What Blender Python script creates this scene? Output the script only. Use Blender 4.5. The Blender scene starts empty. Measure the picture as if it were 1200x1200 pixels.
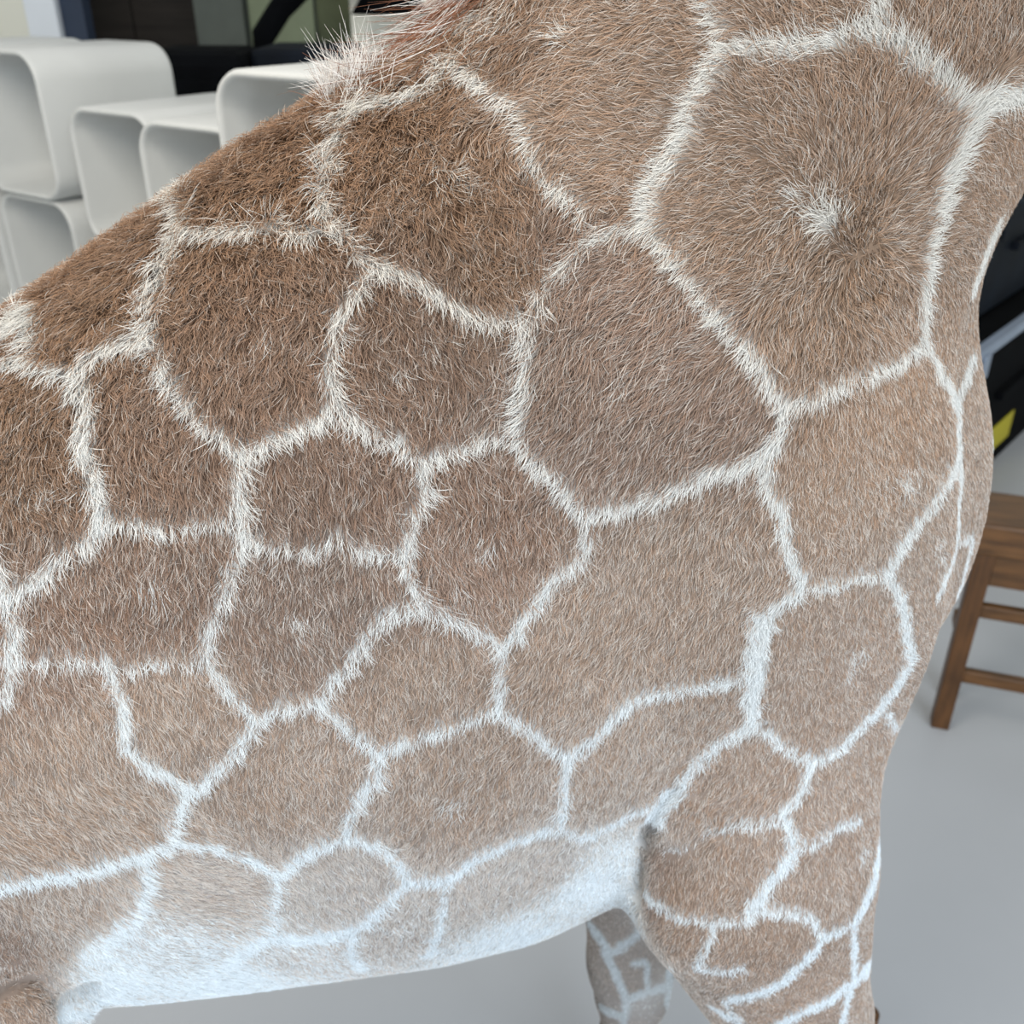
import bpy, bmesh, math, random
import numpy as np
from mathutils import Vector, Matrix, kdtree
from mathutils.bvhtree import BVHTree

# ---------------------------------------------------------------- camera, world, light, exposure
scene = bpy.context.scene
FPX = 1150.0                                   # focal length for a 1200 px wide frame
PITCH = math.radians(28.5); CAM_H = 1.65
cam_d = bpy.data.cameras.new('camera'); cam = bpy.data.objects.new('camera', cam_d)
scene.collection.objects.link(cam); scene.camera = cam
cam.location = (0, 0, CAM_H); cam.rotation_euler = (math.pi/2 - PITCH, 0, 0)
cam_d.sensor_width = 36; cam_d.lens = 36*FPX/1200; cam_d.clip_start = 0.02
cam_d.dof.use_dof = True; cam_d.dof.focus_distance = 0.66; cam_d.dof.aperture_fstop = 8.5

world = bpy.data.worlds.new('world'); scene.world = world; world.use_nodes = True
bg = world.node_tree.nodes['Background']; bg.inputs[0].default_value = (0.93, 0.97, 1.0, 1); bg.inputs[1].default_value = 0.43

def area(name, loc, target, sx, sy, power, col):
    d = bpy.data.lights.new(name, 'AREA'); d.shape = 'RECTANGLE'; d.size = sx; d.size_y = sy; d.energy = power; d.color = col
    o = bpy.data.objects.new(name, d); scene.collection.objects.link(o); o.location = loc
    o.rotation_euler = (Vector(target) - Vector(loc)).to_track_quat('-Z', 'Y').to_euler()
    return o
area('shop_window_light', (1.9, -2.6, 1.7), (0, 0.8, 1.0), 3.2, 2.6, 145, (0.86, 0.94, 1.0))
area('ceiling_light', (-0.9, 0.2, 3.1), (-0.3, 0.8, 1.2), 1.6, 1.6, 48, (1.0, 0.93, 0.82))

vs = scene.view_settings
vs.view_transform = 'Standard'; vs.look = 'None'; vs.gamma = 1.0; vs.use_curve_mapping = False; vs.exposure = 0.56
try: scene.cycles_curves.shape = 'RIBBONS'
except Exception: pass

C = scene.collection
rng = np.random.default_rng(7); random.seed(3)

# ---------------------------------------------------------------- helpers
def lin(r, g, b):
    f = lambda v: (v/255/12.92) if v/255 <= 0.04045 else ((v/255 + 0.055)/1.055)**2.4
    return (f(r), f(g), f(b))

def mat(name, col, rough=0.6, spec=0.3, metal=0.0, var=0.06, scale=6.0, stretch=(1, 1, 1), bump=0.0, dark=None, detail=6):
    m = bpy.data.materials.new(name); m.use_nodes = True; nt = m.node_tree; n = nt.nodes; l = nt.links
    b = n['Principled BSDF']; b.inputs['Roughness'].default_value = rough; b.inputs['Metallic'].default_value = metal
    b.inputs['Specular IOR Level'].default_value = spec
    tc = n.new('ShaderNodeTexCoord'); mp = n.new('ShaderNodeMapping'); mp.inputs['Scale'].default_value = stretch
    nz = n.new('ShaderNodeTexNoise'); nz.inputs['Scale'].default_value = scale; nz.inputs['Detail'].default_value = detail
    cr = n.new('ShaderNodeValToRGB')
    d = dark or tuple(c*(1 - 2.2*var) for c in col)
    cr.color_ramp.elements[0].position = 0.3; cr.color_ramp.elements[1].position = 0.7
    cr.color_ramp.elements[0].color = (*d, 1); cr.color_ramp.elements[1].color = (*tuple(min(1, c*(1 + var)) for c in col), 1)
    l.new(tc.outputs['Object'], mp.inputs['Vector']); l.new(mp.outputs[0], nz.inputs['Vector']); l.new(nz.outputs['Fac'], cr.inputs[0])
    l.new(cr.outputs[0], b.inputs['Base Color'])
    if bump:
        bp = n.new('ShaderNodeBump'); bp.inputs['Strength'].default_value = bump; bp.inputs['Distance'].default_value = 0.004
        l.new(nz.outputs['Fac'], bp.inputs['Height']); l.new(bp.outputs[0], b.inputs['Normal'])
    return m

def link_mesh(name, me, m, parent=None):
    o = bpy.data.objects.new(name, me); C.objects.link(o)
    if m: me.materials.append(m)
    if parent: o.parent = parent
    return o

def bm_obj(name, bm, m, parent=None, smooth=False):
    me = bpy.data.meshes.new(name); bmesh.ops.recalc_face_normals(bm, faces=bm.faces); bm.to_mesh(me); bm.free()
    if smooth:
        for p in me.polygons: p.use_smooth = True
    return link_mesh(name, me, m, parent)

def box_bm(x0, x1, y0, y1, z0, z1, bev=0.0, bm=None):
    own = bm or bmesh.new()
    r = bmesh.ops.create_cube(own, size=1.0, matrix=Matrix.Translation(((x0+x1)/2, (y0+y1)/2, (z0+z1)/2)) @ Matrix.Diagonal((x1-x0, y1-y0, z1-z0, 1)))
    if bev:
        es = list({e for v in r['verts'] for e in v.link_edges})
        bmesh.ops.bevel(own, geom=es, offset=bev, segments=2, affect='EDGES', profile=0.5)
    return own

def box(name, dims, m, parent=None, bev=0.004):
    return bm_obj(name, box_bm(*dims, bev=bev), m, parent)

def tube_bm(pts, rad, seg=10):
    bm = bmesh.new(); rings = []
    pts = [Vector(p) for p in pts]
    rads = rad if isinstance(rad, (list, tuple)) else [rad]*len(pts)
    for i, p in enumerate(pts):
        t = (pts[min(i+1, len(pts)-1)] - pts[max(i-1, 0)]).normalized()
        a = t.cross(Vector((0, 0, 1)) if abs(t.z) < 0.9 else Vector((1, 0, 0))).normalized(); b = t.cross(a)
        rings.append([bm.verts.new(p + rads[i]*(a*math.cos(2*math.pi*k/seg) + b*math.sin(2*math.pi*k/seg))) for k in range(seg)])
    for r0, r1 in zip(rings, rings[1:]):
        for k in range(seg): bm.faces.new((r0[k], r0[(k+1) % seg], r1[(k+1) % seg], r1[k]))
    bm.faces.new(rings[0][::-1]); bm.faces.new(rings[-1])
    return bm

def empty(name, loc, rz, label, cat, group=None):
    o = bpy.data.objects.new(name, None); C.objects.link(o); o.location = loc; o.rotation_euler = (0, 0, rz); o.empty_display_size = 0.1
    return tag(o, label, cat, group)

def tag(o, label, cat, group=None):
    o['label'] = label; o['category'] = cat
    if group: o['group'] = group
    return o

def struct(o, label=None, cat=None):
    o['kind'] = 'structure'
    if label: o['label'] = label; o['category'] = cat
    return o
# ---------------------------------------------------------------- the room
M_floor = mat('pale_floor_coating', (0.40, 0.415, 0.44), rough=0.35, spec=0.4, var=0.035, scale=1.3)
M_wall = mat('cream_wall_paint', (0.78, 0.77, 0.68), rough=0.8, var=0.02, scale=2)
M_white = mat('white_paint', (0.80, 0.84, 0.90), rough=0.6, var=0.02, scale=2)
M_slate = mat('slate_blue_frame', (0.035, 0.05, 0.085), rough=0.5, var=0.08)
M_black = mat('black_lacquer', (0.003, 0.0035, 0.0045), rough=0.85, spec=0.05, var=0.2)
M_navy = mat('navy_black_plastic', (0.006, 0.009, 0.015), rough=0.7, spec=0.12, var=0.2)
M_brown = mat('dark_brown_wood', (0.030, 0.024, 0.020), rough=0.6, var=0.2, scale=3, stretch=(1, 1, 12))
M_gpanel = mat('grey_green_panel', (0.115, 0.13, 0.115), rough=0.7, var=0.08)
M_green = mat('pale_green_board', (0.25, 0.29, 0.19), rough=0.7, var=0.12, scale=2)
M_olive = mat('olive_green_board', (0.13, 0.15, 0.085), rough=0.7, var=0.15, scale=3)
M_oak = mat('honey_brown_oak', (0.105, 0.048, 0.016), rough=0.42, spec=0.35, var=0.22, scale=5, stretch=(2, 14, 14), bump=0.1)
M_oakv = mat('honey_brown_oak_upright', (0.085, 0.037, 0.012), rough=0.42, spec=0.35, var=0.22, scale=5, stretch=(14, 14, 2), bump=0.1)

floor = struct(box('floor', (-4.5, 4.5, -4.0, 7.0, -0.1, 0.0), M_floor, bev=0))
# far wall of the room at y = 5 with a wide opening into a dark side room
WY = 5.0
struct(box('wall_back', (-4.5, -2.20, WY, WY+0.15, 0, 3.2), M_wall, bev=0))
struct(box('wall_pier', (-0.735, 4.5, WY, WY+0.15, 0, 3.2), M_wall, bev=0))
struct(box('wall_above_opening', (-2.20, -0.735, WY, WY+0.15, 2.3, 3.2), M_wall, bev=0))
struct(box('trim_1', (-2.20, -2.06, WY-0.03, WY+0.15, 0, 2.3), M_white, bev=0.004))
struct(box('trim_2', (-2.06, -1.955, WY+0.02, WY+0.12, 0, 2.3), M_slate, bev=0.004))
struct(box('wall_left', (-4.6, -4.5, -4.0, 7.0, 0, 3.2), M_wall, bev=0))
struct(box('wall_right', (4.5, 4.6, -4.0, 7.0, 0, 3.2), M_wall, bev=0))
struct(box('wall_side_room', (-4.5, 1.0, 6.9, 7.0, 0, 3.2), M_gpanel, bev=0))

# dark furniture in the side room
w = empty('wardrobe', (-1.98, 5.75, 0), 0, 'dark brown wardrobe standing in the shade beyond the opening', 'wardrobe')
box('body', (-0.36, 0.36, 0, 0.45, 0, 2.1), M_brown, w)
for k in range(2): box('door', (-0.35 + 0.355*k, -0.005 + 0.355*k, -0.022, -0.002, 0.05, 2.05), M_brown, w)
for k in range(2): box('handle', (-0.035 + 0.05*k, -0.02 + 0.05*k, -0.05, -0.023, 0.95, 1.15), M_black, w)
for i, (x0, x1, m, lb, cat) in enumerate(((-1.56, -1.32, M_gpanel, 'grey green upright panel next to the dark wardrobe', 'panel'),
                                           (-1.30, -0.98, M_green, 'pale green board leaning beside the black curved arm', 'board'),
                                           (-0.97, -0.70, M_olive, 'olive green board half hidden by the cream wall', 'board'))):
    p = empty('display_board', ((x0+x1)/2, 5.40 + 0.03*i, 0), 0, lb, cat)
    box('panel', (-(x1-x0)/2, (x1-x0)/2, 0, 0.03, 0.04, 2.0), m, p)
    box('foot', (-(x1-x0)/2, (x1-x0)/2, -0.03, 0.06, 0, 0.04), M_black, p)
# black curved arm and low black cabinets behind the white tubes
lamp = empty('arc_lamp', (-1.10, 4.72, 0), 0, 'black lamp with a thick curved arm behind the white tubes', 'lamp')
bm = tube_bm([(-0.10, 0, 0.04), (-0.10, 0, 0.9), (-0.075, 0, 1.25), (0.02, 0, 1.43), (0.11, 0, 1.54), (0.24, 0, 1.64), (0.40, 0, 1.70), (0.56, 0, 1.70)], [0.05, 0.05, 0.05, 0.05, 0.05, 0.045, 0.04, 0.035], 14)
bm_obj('arm', bm, M_black, lamp, True)
bm = bmesh.new(); bmesh.ops.create_cone(bm, cap_ends=True, segments=32, radius1=0.17, radius2=0.16, depth=0.04, matrix=Matrix.Translation((-0.10, 0, 0.02)))
bm_obj('base', bm, M_black, lamp)
bm = bmesh.new(); bmesh.ops.create_cone(bm, cap_ends=True, segments=32, radius1=0.17, radius2=0.06, depth=0.16, matrix=Matrix.Translation((0.58, 0, 1.60)))
bm_obj('lamp_shade', bm, M_black, lamp, True)
cab = empty('black_cabinet', (-1.16, 3.86, 0), 0, 'black cabinet with a rounded top behind the white tubes', 'cabinet')
box('body', (-0.19, 0.19, 0, 0.4, 0.03, 1.425), M_black, cab, bev=0.05)
box('plinth', (-0.17, 0.17, 0.03, 0.37, 0, 0.035), M_black, cab)
for k in range(3): box('drawer', (-0.15, 0.15, -0.012, 0.001, 0.10+0.42*k, 0.49+0.42*k), M_black, cab)
cab = empty('navy_cabinet', (-0.74, 3.98, 0), 0, 'long navy black cabinet under the curved lamp arm', 'cabinet')
box('body', (-0.225, 0.13, 0, 0.45, 0.03, 1.425), M_navy, cab, bev=0.02)
box('plinth', (-0.20, 0.11, 0.03, 0.42, 0, 0.035), M_black, cab)
for k in range(2): box('door', (-0.21 + 0.168*k, -0.045 + 0.168*k, -0.014, 0.001, 0.08, 1.37), M_navy, cab)

# ---------------------------------------------------------------- stack of white rounded tubes
M_tube = mat('white_moulded_fibreglass', (0.59, 0.60, 0.59), rough=0.45, spec=0.35, var=0.05, scale=3)
AX = math.radians(35)
def rounded_rect(w, h, r, n=7):
    pts = []
    for cx, cz, a0 in ((w/2-r, h/2-r, 0), (-w/2+r, h/2-r, 90), (-w/2+r, -h/2+r, 180), (w/2-r, -h/2+r, 270)):
        for k in range(n+1):
            a = math.radians(a0 + 90*k/n); pts.append((cx + r*math.cos(a), cz + r*math.sin(a)))
    return pts
def tube_mesh(w, h, L, r=0.075, th=0.016):
    """open rounded-square tube: origin at the lower left front corner, +x along the face, +y into the depth; a closed back and a rolled rim"""
    bm = bmesh.new(); rings = []
    prof = [(0, 0.004, L), (0, 0.0, L-0.01), (0, 0, 0.010), (0, 0.004, 0.002), (0, 0.008, 0.0), (0, th-0.004, 0.002), (0, th, 0.010), (0, th, L-0.02)]
    for _, inset, y in prof:
        pp = rounded_rect(w - 2*inset, h - 2*inset, max(0.01, r - inset))
        rings.append([bm.verts.new((x + w/2, y, z + h/2)) for x, z in pp])
    n = len(rings[0])
    for a, b in zip(rings, rings[1:]):
        for k in range(n): bm.faces.new((a[k], a[(k+1) % n], b[(k+1) % n], b[k]))
    bm.faces.new(rings[0][::-1]); bm.faces.new(rings[-1])
    bmesh.ops.recalc_face_normals(bm, faces=bm.faces)
    me = bpy.data.meshes.new('display_tube'); bm.to_mesh(me); bm.free()
    for p in me.polygons: p.use_smooth = len(p.vertices) == 4
    me.materials.append(M_tube)
    return me
rv = np.array([math.cos(AX), -math.sin(AX)])
c1 = np.array([-1.172, 2.70]) - 0.35*rv
c1 = c1 + np.array([-0.030, 0])
cols = [(c1 - 0.365*rv, 0.3735, 0.35, 0.42, 'beside the tall stack, next to the left wall side'),
        (c1, 0.3735, 0.35, 0.42, 'tall left stack'), (np.array([-1.118, 2.63]), 0.344, 0.34, 0.42, 'lower middle stack'),
        (np.array([-0.832, 2.30]), 0.346, 0.34, 0.40, 'low stack set forward'), (np.array([-0.538, 1.90]), 0.3785, 0.35, 0.42, 'tall stack nearest the giraffe')]
colname = ['in the stack farthest from the giraffe', 'in the tall stack before the black cabinet', 'in the lower stack between tall ones',
           'in the low stack standing forward', 'in the tall stack closest to the giraffe']
rowname = ['bottom', 'second from the floor', 'third from the floor', 'topmost']
for ci, (p, h, wd, L, _) in enumerate(cols):
    me = tube_mesh(wd, h, L)
    for k in range(4):
        o = bpy.data.objects.new('display_tube', me); C.objects.link(o)
        j = 0.0 if k == 3 else 0.012*((ci*7 + k*5) % 3 - 1)
        o.location = (p[0] + j*math.sin(AX), p[1] + j*math.cos(AX), k*h); o.rotation_euler = (0, 0, -AX)
        tag(o, 'white rounded square tube, %s %s' % (rowname[k], colname[ci]), 'tube', 'stacked white tubes')

# ---------------------------------------------------------------- wooden bench at the right
bench = empty('wooden_bench', (1.050, 1.906, 0), math.atan2(-0.316, 0.949), 'honey brown wooden bench with square legs and rungs', 'bench')
BL_, BD = 0.62, 0.20
box('seat', (-0.035, BL_+0.035, -0.012, BD-0.03, 0.512, 0.590), M_oak, bench, bev=0.006)
for x in (0, BL_-0.042):
    for y, sx in ((0, 0), (BD-0.06, 0.028)): box('leg', (x+sx, x+sx+0.042, y, y+0.042, 0, 0.512), M_oakv, bench, bev=0.003)
for y in (0.008, BD-0.048): box('apron', (0.042, BL_-0.042, y, y+0.022, 0.425, 0.512), M_oak, bench, bev=0.002)
for z in (0.335, 0.145): box('rung', (0.042, BL_-0.042, 0.009, 0.033, z, z+0.034), M_oak, bench, bev=0.003)
for x in (0.009, BL_-0.033): box('side_rung', (x, x+0.024, 0.042, BD-0.06, 0.24, 0.274), M_oak, bench, bev=0.003)

blk = tag(bm_obj('wooden_block', (lambda b: (bmesh.ops.create_cone(b, cap_ends=True, segments=20, radius1=0.022, radius2=0.017, depth=0.10, matrix=Matrix.Translation((0.612, 1.068, 0.05))),
      bmesh.ops.bevel(b, geom=[e for e in b.edges if all(v.co.z > 0.09 for v in e.verts)], offset=0.006, segments=3, affect='EDGES'))and b)(bmesh.new()), M_oakv),
      'small round brown wooden peg standing on the floor beside the foreleg', 'block')

# ---------------------------------------------------------------- black trolley with things on it
M_steel = mat('blue_grey_steel', (0.30, 0.36, 0.46), rough=0.35, metal=0.3, var=0.06)
M_yellow = mat('mustard_plastic', (0.42, 0.36, 0.01), rough=0.5, var=0.06)
M_pale = mat('pale_blue_card', (0.55, 0.65, 0.82), rough=0.6, var=0.05)
def crate(name, loc, rz, label, W, D, Hh, m, rim, open_top):
    """storage case: four walls and a floor round an inside, a proud rim, two latches and a handle"""
    r = empty(name, loc, rz, label, 'case'); t = 0.012
    bm = box_bm(0, W, 0, D, 0, t)
    for d in ((0, W, 0, t, t, Hh), (0, W, D-t, D, t, Hh), (0, t, t, D-t, t, Hh), (W-t, W, t, D-t, t, Hh)): box_bm(*d, bm=bm)
    bm_obj('body', bm, m, r)
    bm = bmesh.new()
    for d in ((-0.012, W+0.012, -0.012, 0.022, Hh-0.03, Hh+0.006), (-0.012, W+0.012, D-0.022, D+0.012, Hh-0.03, Hh+0.006), (-0.012, 0.022, 0.022, D-0.022, Hh-0.03, Hh+0.006), (W-0.022, W+0.012, 0.022, D-0.022, Hh-0.03, Hh+0.006)): box_bm(*d, bm=bm)
    bm_obj('rim', bm, rim, r)
    box('lid', (0.022, W-0.022, 0.022, D-0.022, Hh-0.03, Hh-0.016 if open_top else Hh+0.002), m, r, bev=0.003)
    for x in (0.18*W, 0.74*W): box('latch', (x, x+0.06, -0.022, -0.0125, Hh-0.10, Hh-0.02), rim, r, bev=0.002)
    box('handle', (0.38*W, 0.62*W, -0.03, -0.001, Hh*0.55, Hh*0.55+0.03), m, r, bev=0.004)
    return r
CR = math.radians(48.7)
low = crate('storage_case', (1.356, 2.869, 0), CR, 'large black storage case with a blue grey rim standing behind the bench', 1.50, 0.52, 0.58, M_black, M_steel, True)
box('yellow_plate', (0.58, 0.90, -0.006, 0.0, 0.07, 0.18), M_yellow, low, bev=0.002)['label'] = 'mustard yellow plate'
up = low.matrix_basis @ Vector((0.46, 0.13, 0.587))
crate('storage_case', up, CR, 'smaller navy black case lying on the large black storage case', 0.95, 0.34, 0.37, M_navy, M_navy, False)
up2 = low.matrix_basis @ Vector((0.86, 0.17, 0.964))
pk = empty('paper_parcel', up2, CR, 'pale blue parcel on top of the navy black case', 'parcel')
box('body', (0, 0.34, 0, 0.24, 0, 0.13), M_pale, pk, bev=0.012)
box('band', (0.15, 0.19, -0.002, 0.242, -0.0, 0.132), M_steel, pk, bev=0.001)
# ---------------------------------------------------------------- giraffe body (implicit surface, metres, +x = towards the head)
VOX = 0.010
GO = np.array([-0.94, -0.32, 0.0 - 2*VOX]); GN = (204, 65, 262)

def smin(a, b, k):
    h = np.clip(0.5 + 0.5*(b - a)/k, 0, 1)
    return b + (a - b)*h - k*h*(1 - h)

def build_field():
    f = np.full(GN, 1.0, np.float32)
    ax = [GO[i] + VOX*np.arange(GN[i]) for i in range(3)]
    def region(lo, hi, m):
        s = []
        for i in range(3):
            a = max(0, int((lo[i] - m - GO[i])/VOX)); b = min(GN[i], int((hi[i] + m - GO[i])/VOX) + 2)
            s.append(slice(a, b))
        return tuple(s)
    def grid(s):
        return np.meshgrid(ax[0][s[0]], ax[1][s[1]], ax[2][s[2]], indexing='ij')
    def add(s, d, k):
        f[s] = smin(f[s], d, k)
    def cone(a, b, ra, rb, k=0.04, sy=1.0, sx=1.0):
        a = np.array(a, float); b = np.array(b, float); m = max(ra, rb) + 0.09
        s = region(np.minimum(a, b), np.maximum(a, b), m)
        X, Y, Z = grid(s); ab = b - a; L = ab @ ab
        t = np.clip(((X-a[0])*ab[0] + (Y-a[1])*ab[1] + (Z-a[2])*ab[2])/L, 0, 1)
        dx = (X - a[0] - t*ab[0])/sx; dy = (Y - a[1] - t*ab[1])/sy; dz = Z - a[2] - t*ab[2]
        add(s, np.sqrt(dx*dx + dy*dy + dz*dz) - (ra + (rb - ra)*t), k)
    def ell(c, r, k=0.05, tilt=0.0):
        c = np.array(c, float); r = np.array(r, float); R_ = r.max()
        s = region(c - R_, c + R_, 0.09)
        X, Y, Z = grid(s); X = X - c[0]; Y = Y - c[1]; Z = Z - c[2]
        ct, st = math.cos(tilt), math.sin(tilt)
        U = X*ct + Z*st; W = -X*st + Z*ct
        q = np.sqrt((U/r[0])**2 + (Y/r[1])**2 + (W/r[2])**2)
        g = np.sqrt((U/r[0]**2)**2 + (Y/r[1]**2)**2 + (W/r[2]**2)**2) + 1e-6
        add(s, q*(q - 1)/g, k)
    # barrel
    S = np.array(TRUNK)
    s = region((-0.68, -0.25, 0.7), (0.34, 0.25, 1.66), 0.06)
    X, Y, Z = grid(s); xs = ax[0][s[0]]
    col = lambda i: np.interp(xs, S[:, 0], S[:, i])[:, None, None]
    top, bot, w = col(1), col(2), col(3)
    zc = bot + (top - bot)*0.46; v = np.where(Z > zc, (Z - zc)/(top - zc), (Z - zc)/(zc - bot))
    ww = w*(1 - 0.22*np.clip(v, 0, 1.3)**1.5)
    rr = (np.abs(Y/ww)**2.25 + np.abs(v)**2.25)**(1/2.25)
    d = (rr - 1)*np.minimum(w, 0.3)*0.9
    d = np.maximum(d, np.maximum(-0.64 - X, X - 0.31))
    add(s, d, 0.02)
    for c, r, k, tl in BLOBS: ell(c, r, k, tl)
    for row in CONES: cone(*row)
    return f

TRUNK = [(-0.70, 1.27, 0.92, 0.145), (-0.60, 1.31, 0.86, 0.165), (-0.50, 1.360, 0.765, 0.180), (-0.39, 1.424, 0.745, 0.190), (-0.30, 1.477, 0.738, 0.200),
         (-0.20, 1.538, 0.730, 0.207), (-0.10, 1.590, 0.720, 0.210), (0.0, 1.62, 0.725, 0.207), (0.10, 1.60, 0.765, 0.200),
         (0.20, 1.57, 0.83, 0.19), (0.32, 1.52, 0.90, 0.165)]
BLOBS = [((0.279, 0, 1.205), (0.177, 0.160, 0.25), 0.05, 0.0),          # breast
         ((-0.62, 0, 1.12), (0.17, 0.165, 0.22), 0.06, 0.0),          # rump
         ((0.20, -0.13, 1.22), (0.13, 0.075, 0.26), 0.05, 0.25),      # shoulder blades
         ((0.20, 0.13, 1.22), (0.13, 0.075, 0.26), 0.05, 0.25),
         ((-0.63, -0.115, 1.05), (0.12, 0.075, 0.21), 0.05, 0.1),     # haunches
         ((-0.63, 0.115, 1.05), (0.12, 0.075, 0.21), 0.05, 0.1),
         ((0.755, 0, 2.435), (0.11, 0.07, 0.085), 0.04, -0.4)]        # skull
CONES = [((0.125, 0, 1.36), (0.245, 0, 1.66), 0.245, 0.215, 0.06, 0.66), # neck
         ((0.245, 0, 1.66), (0.45, 0, 2.02), 0.215, 0.135, 0.05, 0.66),
         ((0.45, 0, 2.02), (0.66, 0, 2.40), 0.135, 0.085, 0.05, 0.8),
         ((0.70, 0, 2.44), (0.86, 0, 2.345), 0.075, 0.055, 0.04), ((0.86, 0, 2.345), (0.965, 0, 2.275), 0.053, 0.046, 0.03),
         # near foreleg (right)
         ((0.197, -0.125, 1.10), (0.196, -0.182, 0.90), 0.115, 0.118, 0.03, 0.72),
         ((0.196, -0.182, 0.90), (0.277, -0.178, 0.66), 0.118, 0.078, 0.008, 0.72),
         ((0.277, -0.178, 0.66), (0.300, -0.165, 0.46), 0.076, 0.050, 0.03, 0.85), ((0.308, -0.165, 0.46), (0.322, -0.165, 0.40), 0.054, 0.05, 0.02),
         ((0.322, -0.165, 0.40), (0.345, -0.165, 0.12), 0.036, 0.032, 0.03), ((0.345, -0.165, 0.12), (0.365, -0.165, 0.06), 0.040, 0.036, 0.02),
         # far foreleg (left)
         ((0.24, 0.125, 1.10), (0.19, 0.145, 0.88), 0.12, 0.10, 0.05, 0.7),
         ((0.19, 0.145, 0.88), (0.19, 0.12, 0.66), 0.10, 0.075, 0.025, 0.8),
         ((0.19, 0.12, 0.66), (0.200, 0.11, 0.40), 0.075, 0.062, 0.03, 0.85), ((0.200, 0.11, 0.40), (0.205, 0.11, 0.33), 0.062, 0.056, 0.02),
         ((0.205, 0.11, 0.33), (0.175, 0.11, 0.12), 0.036, 0.032, 0.03), ((0.175, 0.11, 0.12), (0.19, 0.11, 0.06), 0.040, 0.036, 0.02)]
for sy_, hx in ((-1, 0.0), (1, -0.08)):                               # hind legs
    CONES += [((-0.62, sy_*0.12, 1.05), (-0.505 + hx*.5, sy_*0.155, 0.875), 0.12, 0.09, 0.014, 0.75),
              ((-0.505 + hx*.5, sy_*0.155, 0.875), (-0.68 + hx, sy_*0.14, 0.56), 0.09, 0.055, 0.015, 0.8),
              ((-0.68 + hx, sy_*0.14, 0.56), (-0.72 + hx, sy_*0.14, 0.47), 0.056, 0.048, 0.03), ((-0.72 + hx, sy_*0.14, 0.47), (-0.69 + hx, sy_*0.14, 0.12), 0.042, 0.034, 0.03),
              ((-0.69 + hx, sy_*0.14, 0.12), (-0.67 + hx, sy_*0.14, 0.06), 0.040, 0.036, 0.02)]
CONES += [((-0.75, 0, 1.20), (-0.805, 0, 1.05), 0.035, 0.02, 0.03), ((-0.805, 0, 1.05), (-0.81, 0, 0.80), 0.02, 0.013, 0.02)]   # tail
for sy_ in (-1, 1):                                                   # ears and horns
    CONES += [((0.70, sy_*0.045, 2.50), (0.665, sy_*0.06, 2.60), 0.024, 0.020, 0.02), ((0.70, sy_*0.06, 2.46), (0.64, sy_*0.15, 2.47), 0.022, 0.03, 0.02, 1, .5),
              ((0.64, sy_*0.15, 2.47), (0.61, sy_*0.19, 2.46), 0.03, 0.012, 0.02, 1, .5)]

def surface_nets(f):
    ins = f < 0
    c = np.zeros(tuple(n - 1 for n in f.shape), np.int8)
    offs = [(i, j, k) for i in (0, 1) for j in (0, 1) for k in (0, 1)]
    sl = lambda o: tuple(slice(o[a], f.shape[a] - 1 + o[a]) for a in range(3))
    for o in offs: c += ins[sl(o)]
    act = (c > 0) & (c < 8)
    I = np.argwhere(act); n = len(I)
    vals = {o: f[I[:, 0]+o[0], I[:, 1]+o[1], I[:, 2]+o[2]] for o in offs}
    P = np.zeros((n, 3)); W = np.zeros(n)
    for o in offs:
        for a in range(3):
            if o[a] == 0:
                o2 = tuple(o[b] + (b == a) for b in range(3))
                va, vb = vals[o], vals[o2]; m = (va < 0) != (vb < 0)
                t = np.where(m, va/(va - vb + 1e-12), 0)
                q = np.tile(np.array(o, float), (n, 1)); q[:, a] += t
                P[m] += q[m]; W[m] += 1
    V = GO + VOX*(I + P/W[:, None])
    idx = -np.ones(act.shape, np.int64); idx[act] = np.arange(n)
    F = []
    for a in range(3):
        b, d = (a + 1) % 3, (a + 2) % 3
        s0 = [slice(None)]*3; s1 = [slice(None)]*3
        s0[a] = slice(0, f.shape[a]-1); s1[a] = slice(1, f.shape[a])
        A, B = ins[tuple(s0)], ins[tuple(s1)]
        E = np.argwhere(A != B)
        E = E[(E[:, b] > 0) & (E[:, d] > 0) & (E[:, b] < f.shape[b]-1) & (E[:, d] < f.shape[d]-1)]
        fl = A[E[:, 0], E[:, 1], E[:, 2]]
        def at(db, dd):
            e = E.copy(); e[:, b] -= db; e[:, d] -= dd
            return idx[e[:, 0], e[:, 1], e[:, 2]]
        q = np.stack([at(1, 1), at(0, 1), at(0, 0), at(1, 0)], 1)
        q[~fl] = q[~fl][:, ::-1]
        F.append(q)
    return V, np.concatenate(F)

def relax(V, F, it, lam=0.5):
    a = np.concatenate([F[:, [0, 1]], F[:, [1, 2]], F[:, [2, 3]], F[:, [3, 0]]])
    a = np.concatenate([a, a[:, ::-1]])
    deg = np.bincount(a[:, 0], minlength=len(V))
    for i in range(it):
        s = np.stack([np.bincount(a[:, 0], weights=V[a[:, 1], k], minlength=len(V)) for k in range(3)], 1)
        V = V + lam*(s/deg[:, None] - V)
        
    return V
# ---------------------------------------------------------------- giraffe: mesh, coat pattern, fur
G_TH = math.radians(12); G_O = np.array([0.0, 0.79, 0.0])
giraffe = empty('giraffe', tuple(G_O), G_TH, 'young giraffe with brown patches and white net lines standing on pale floor', 'giraffe')

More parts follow.
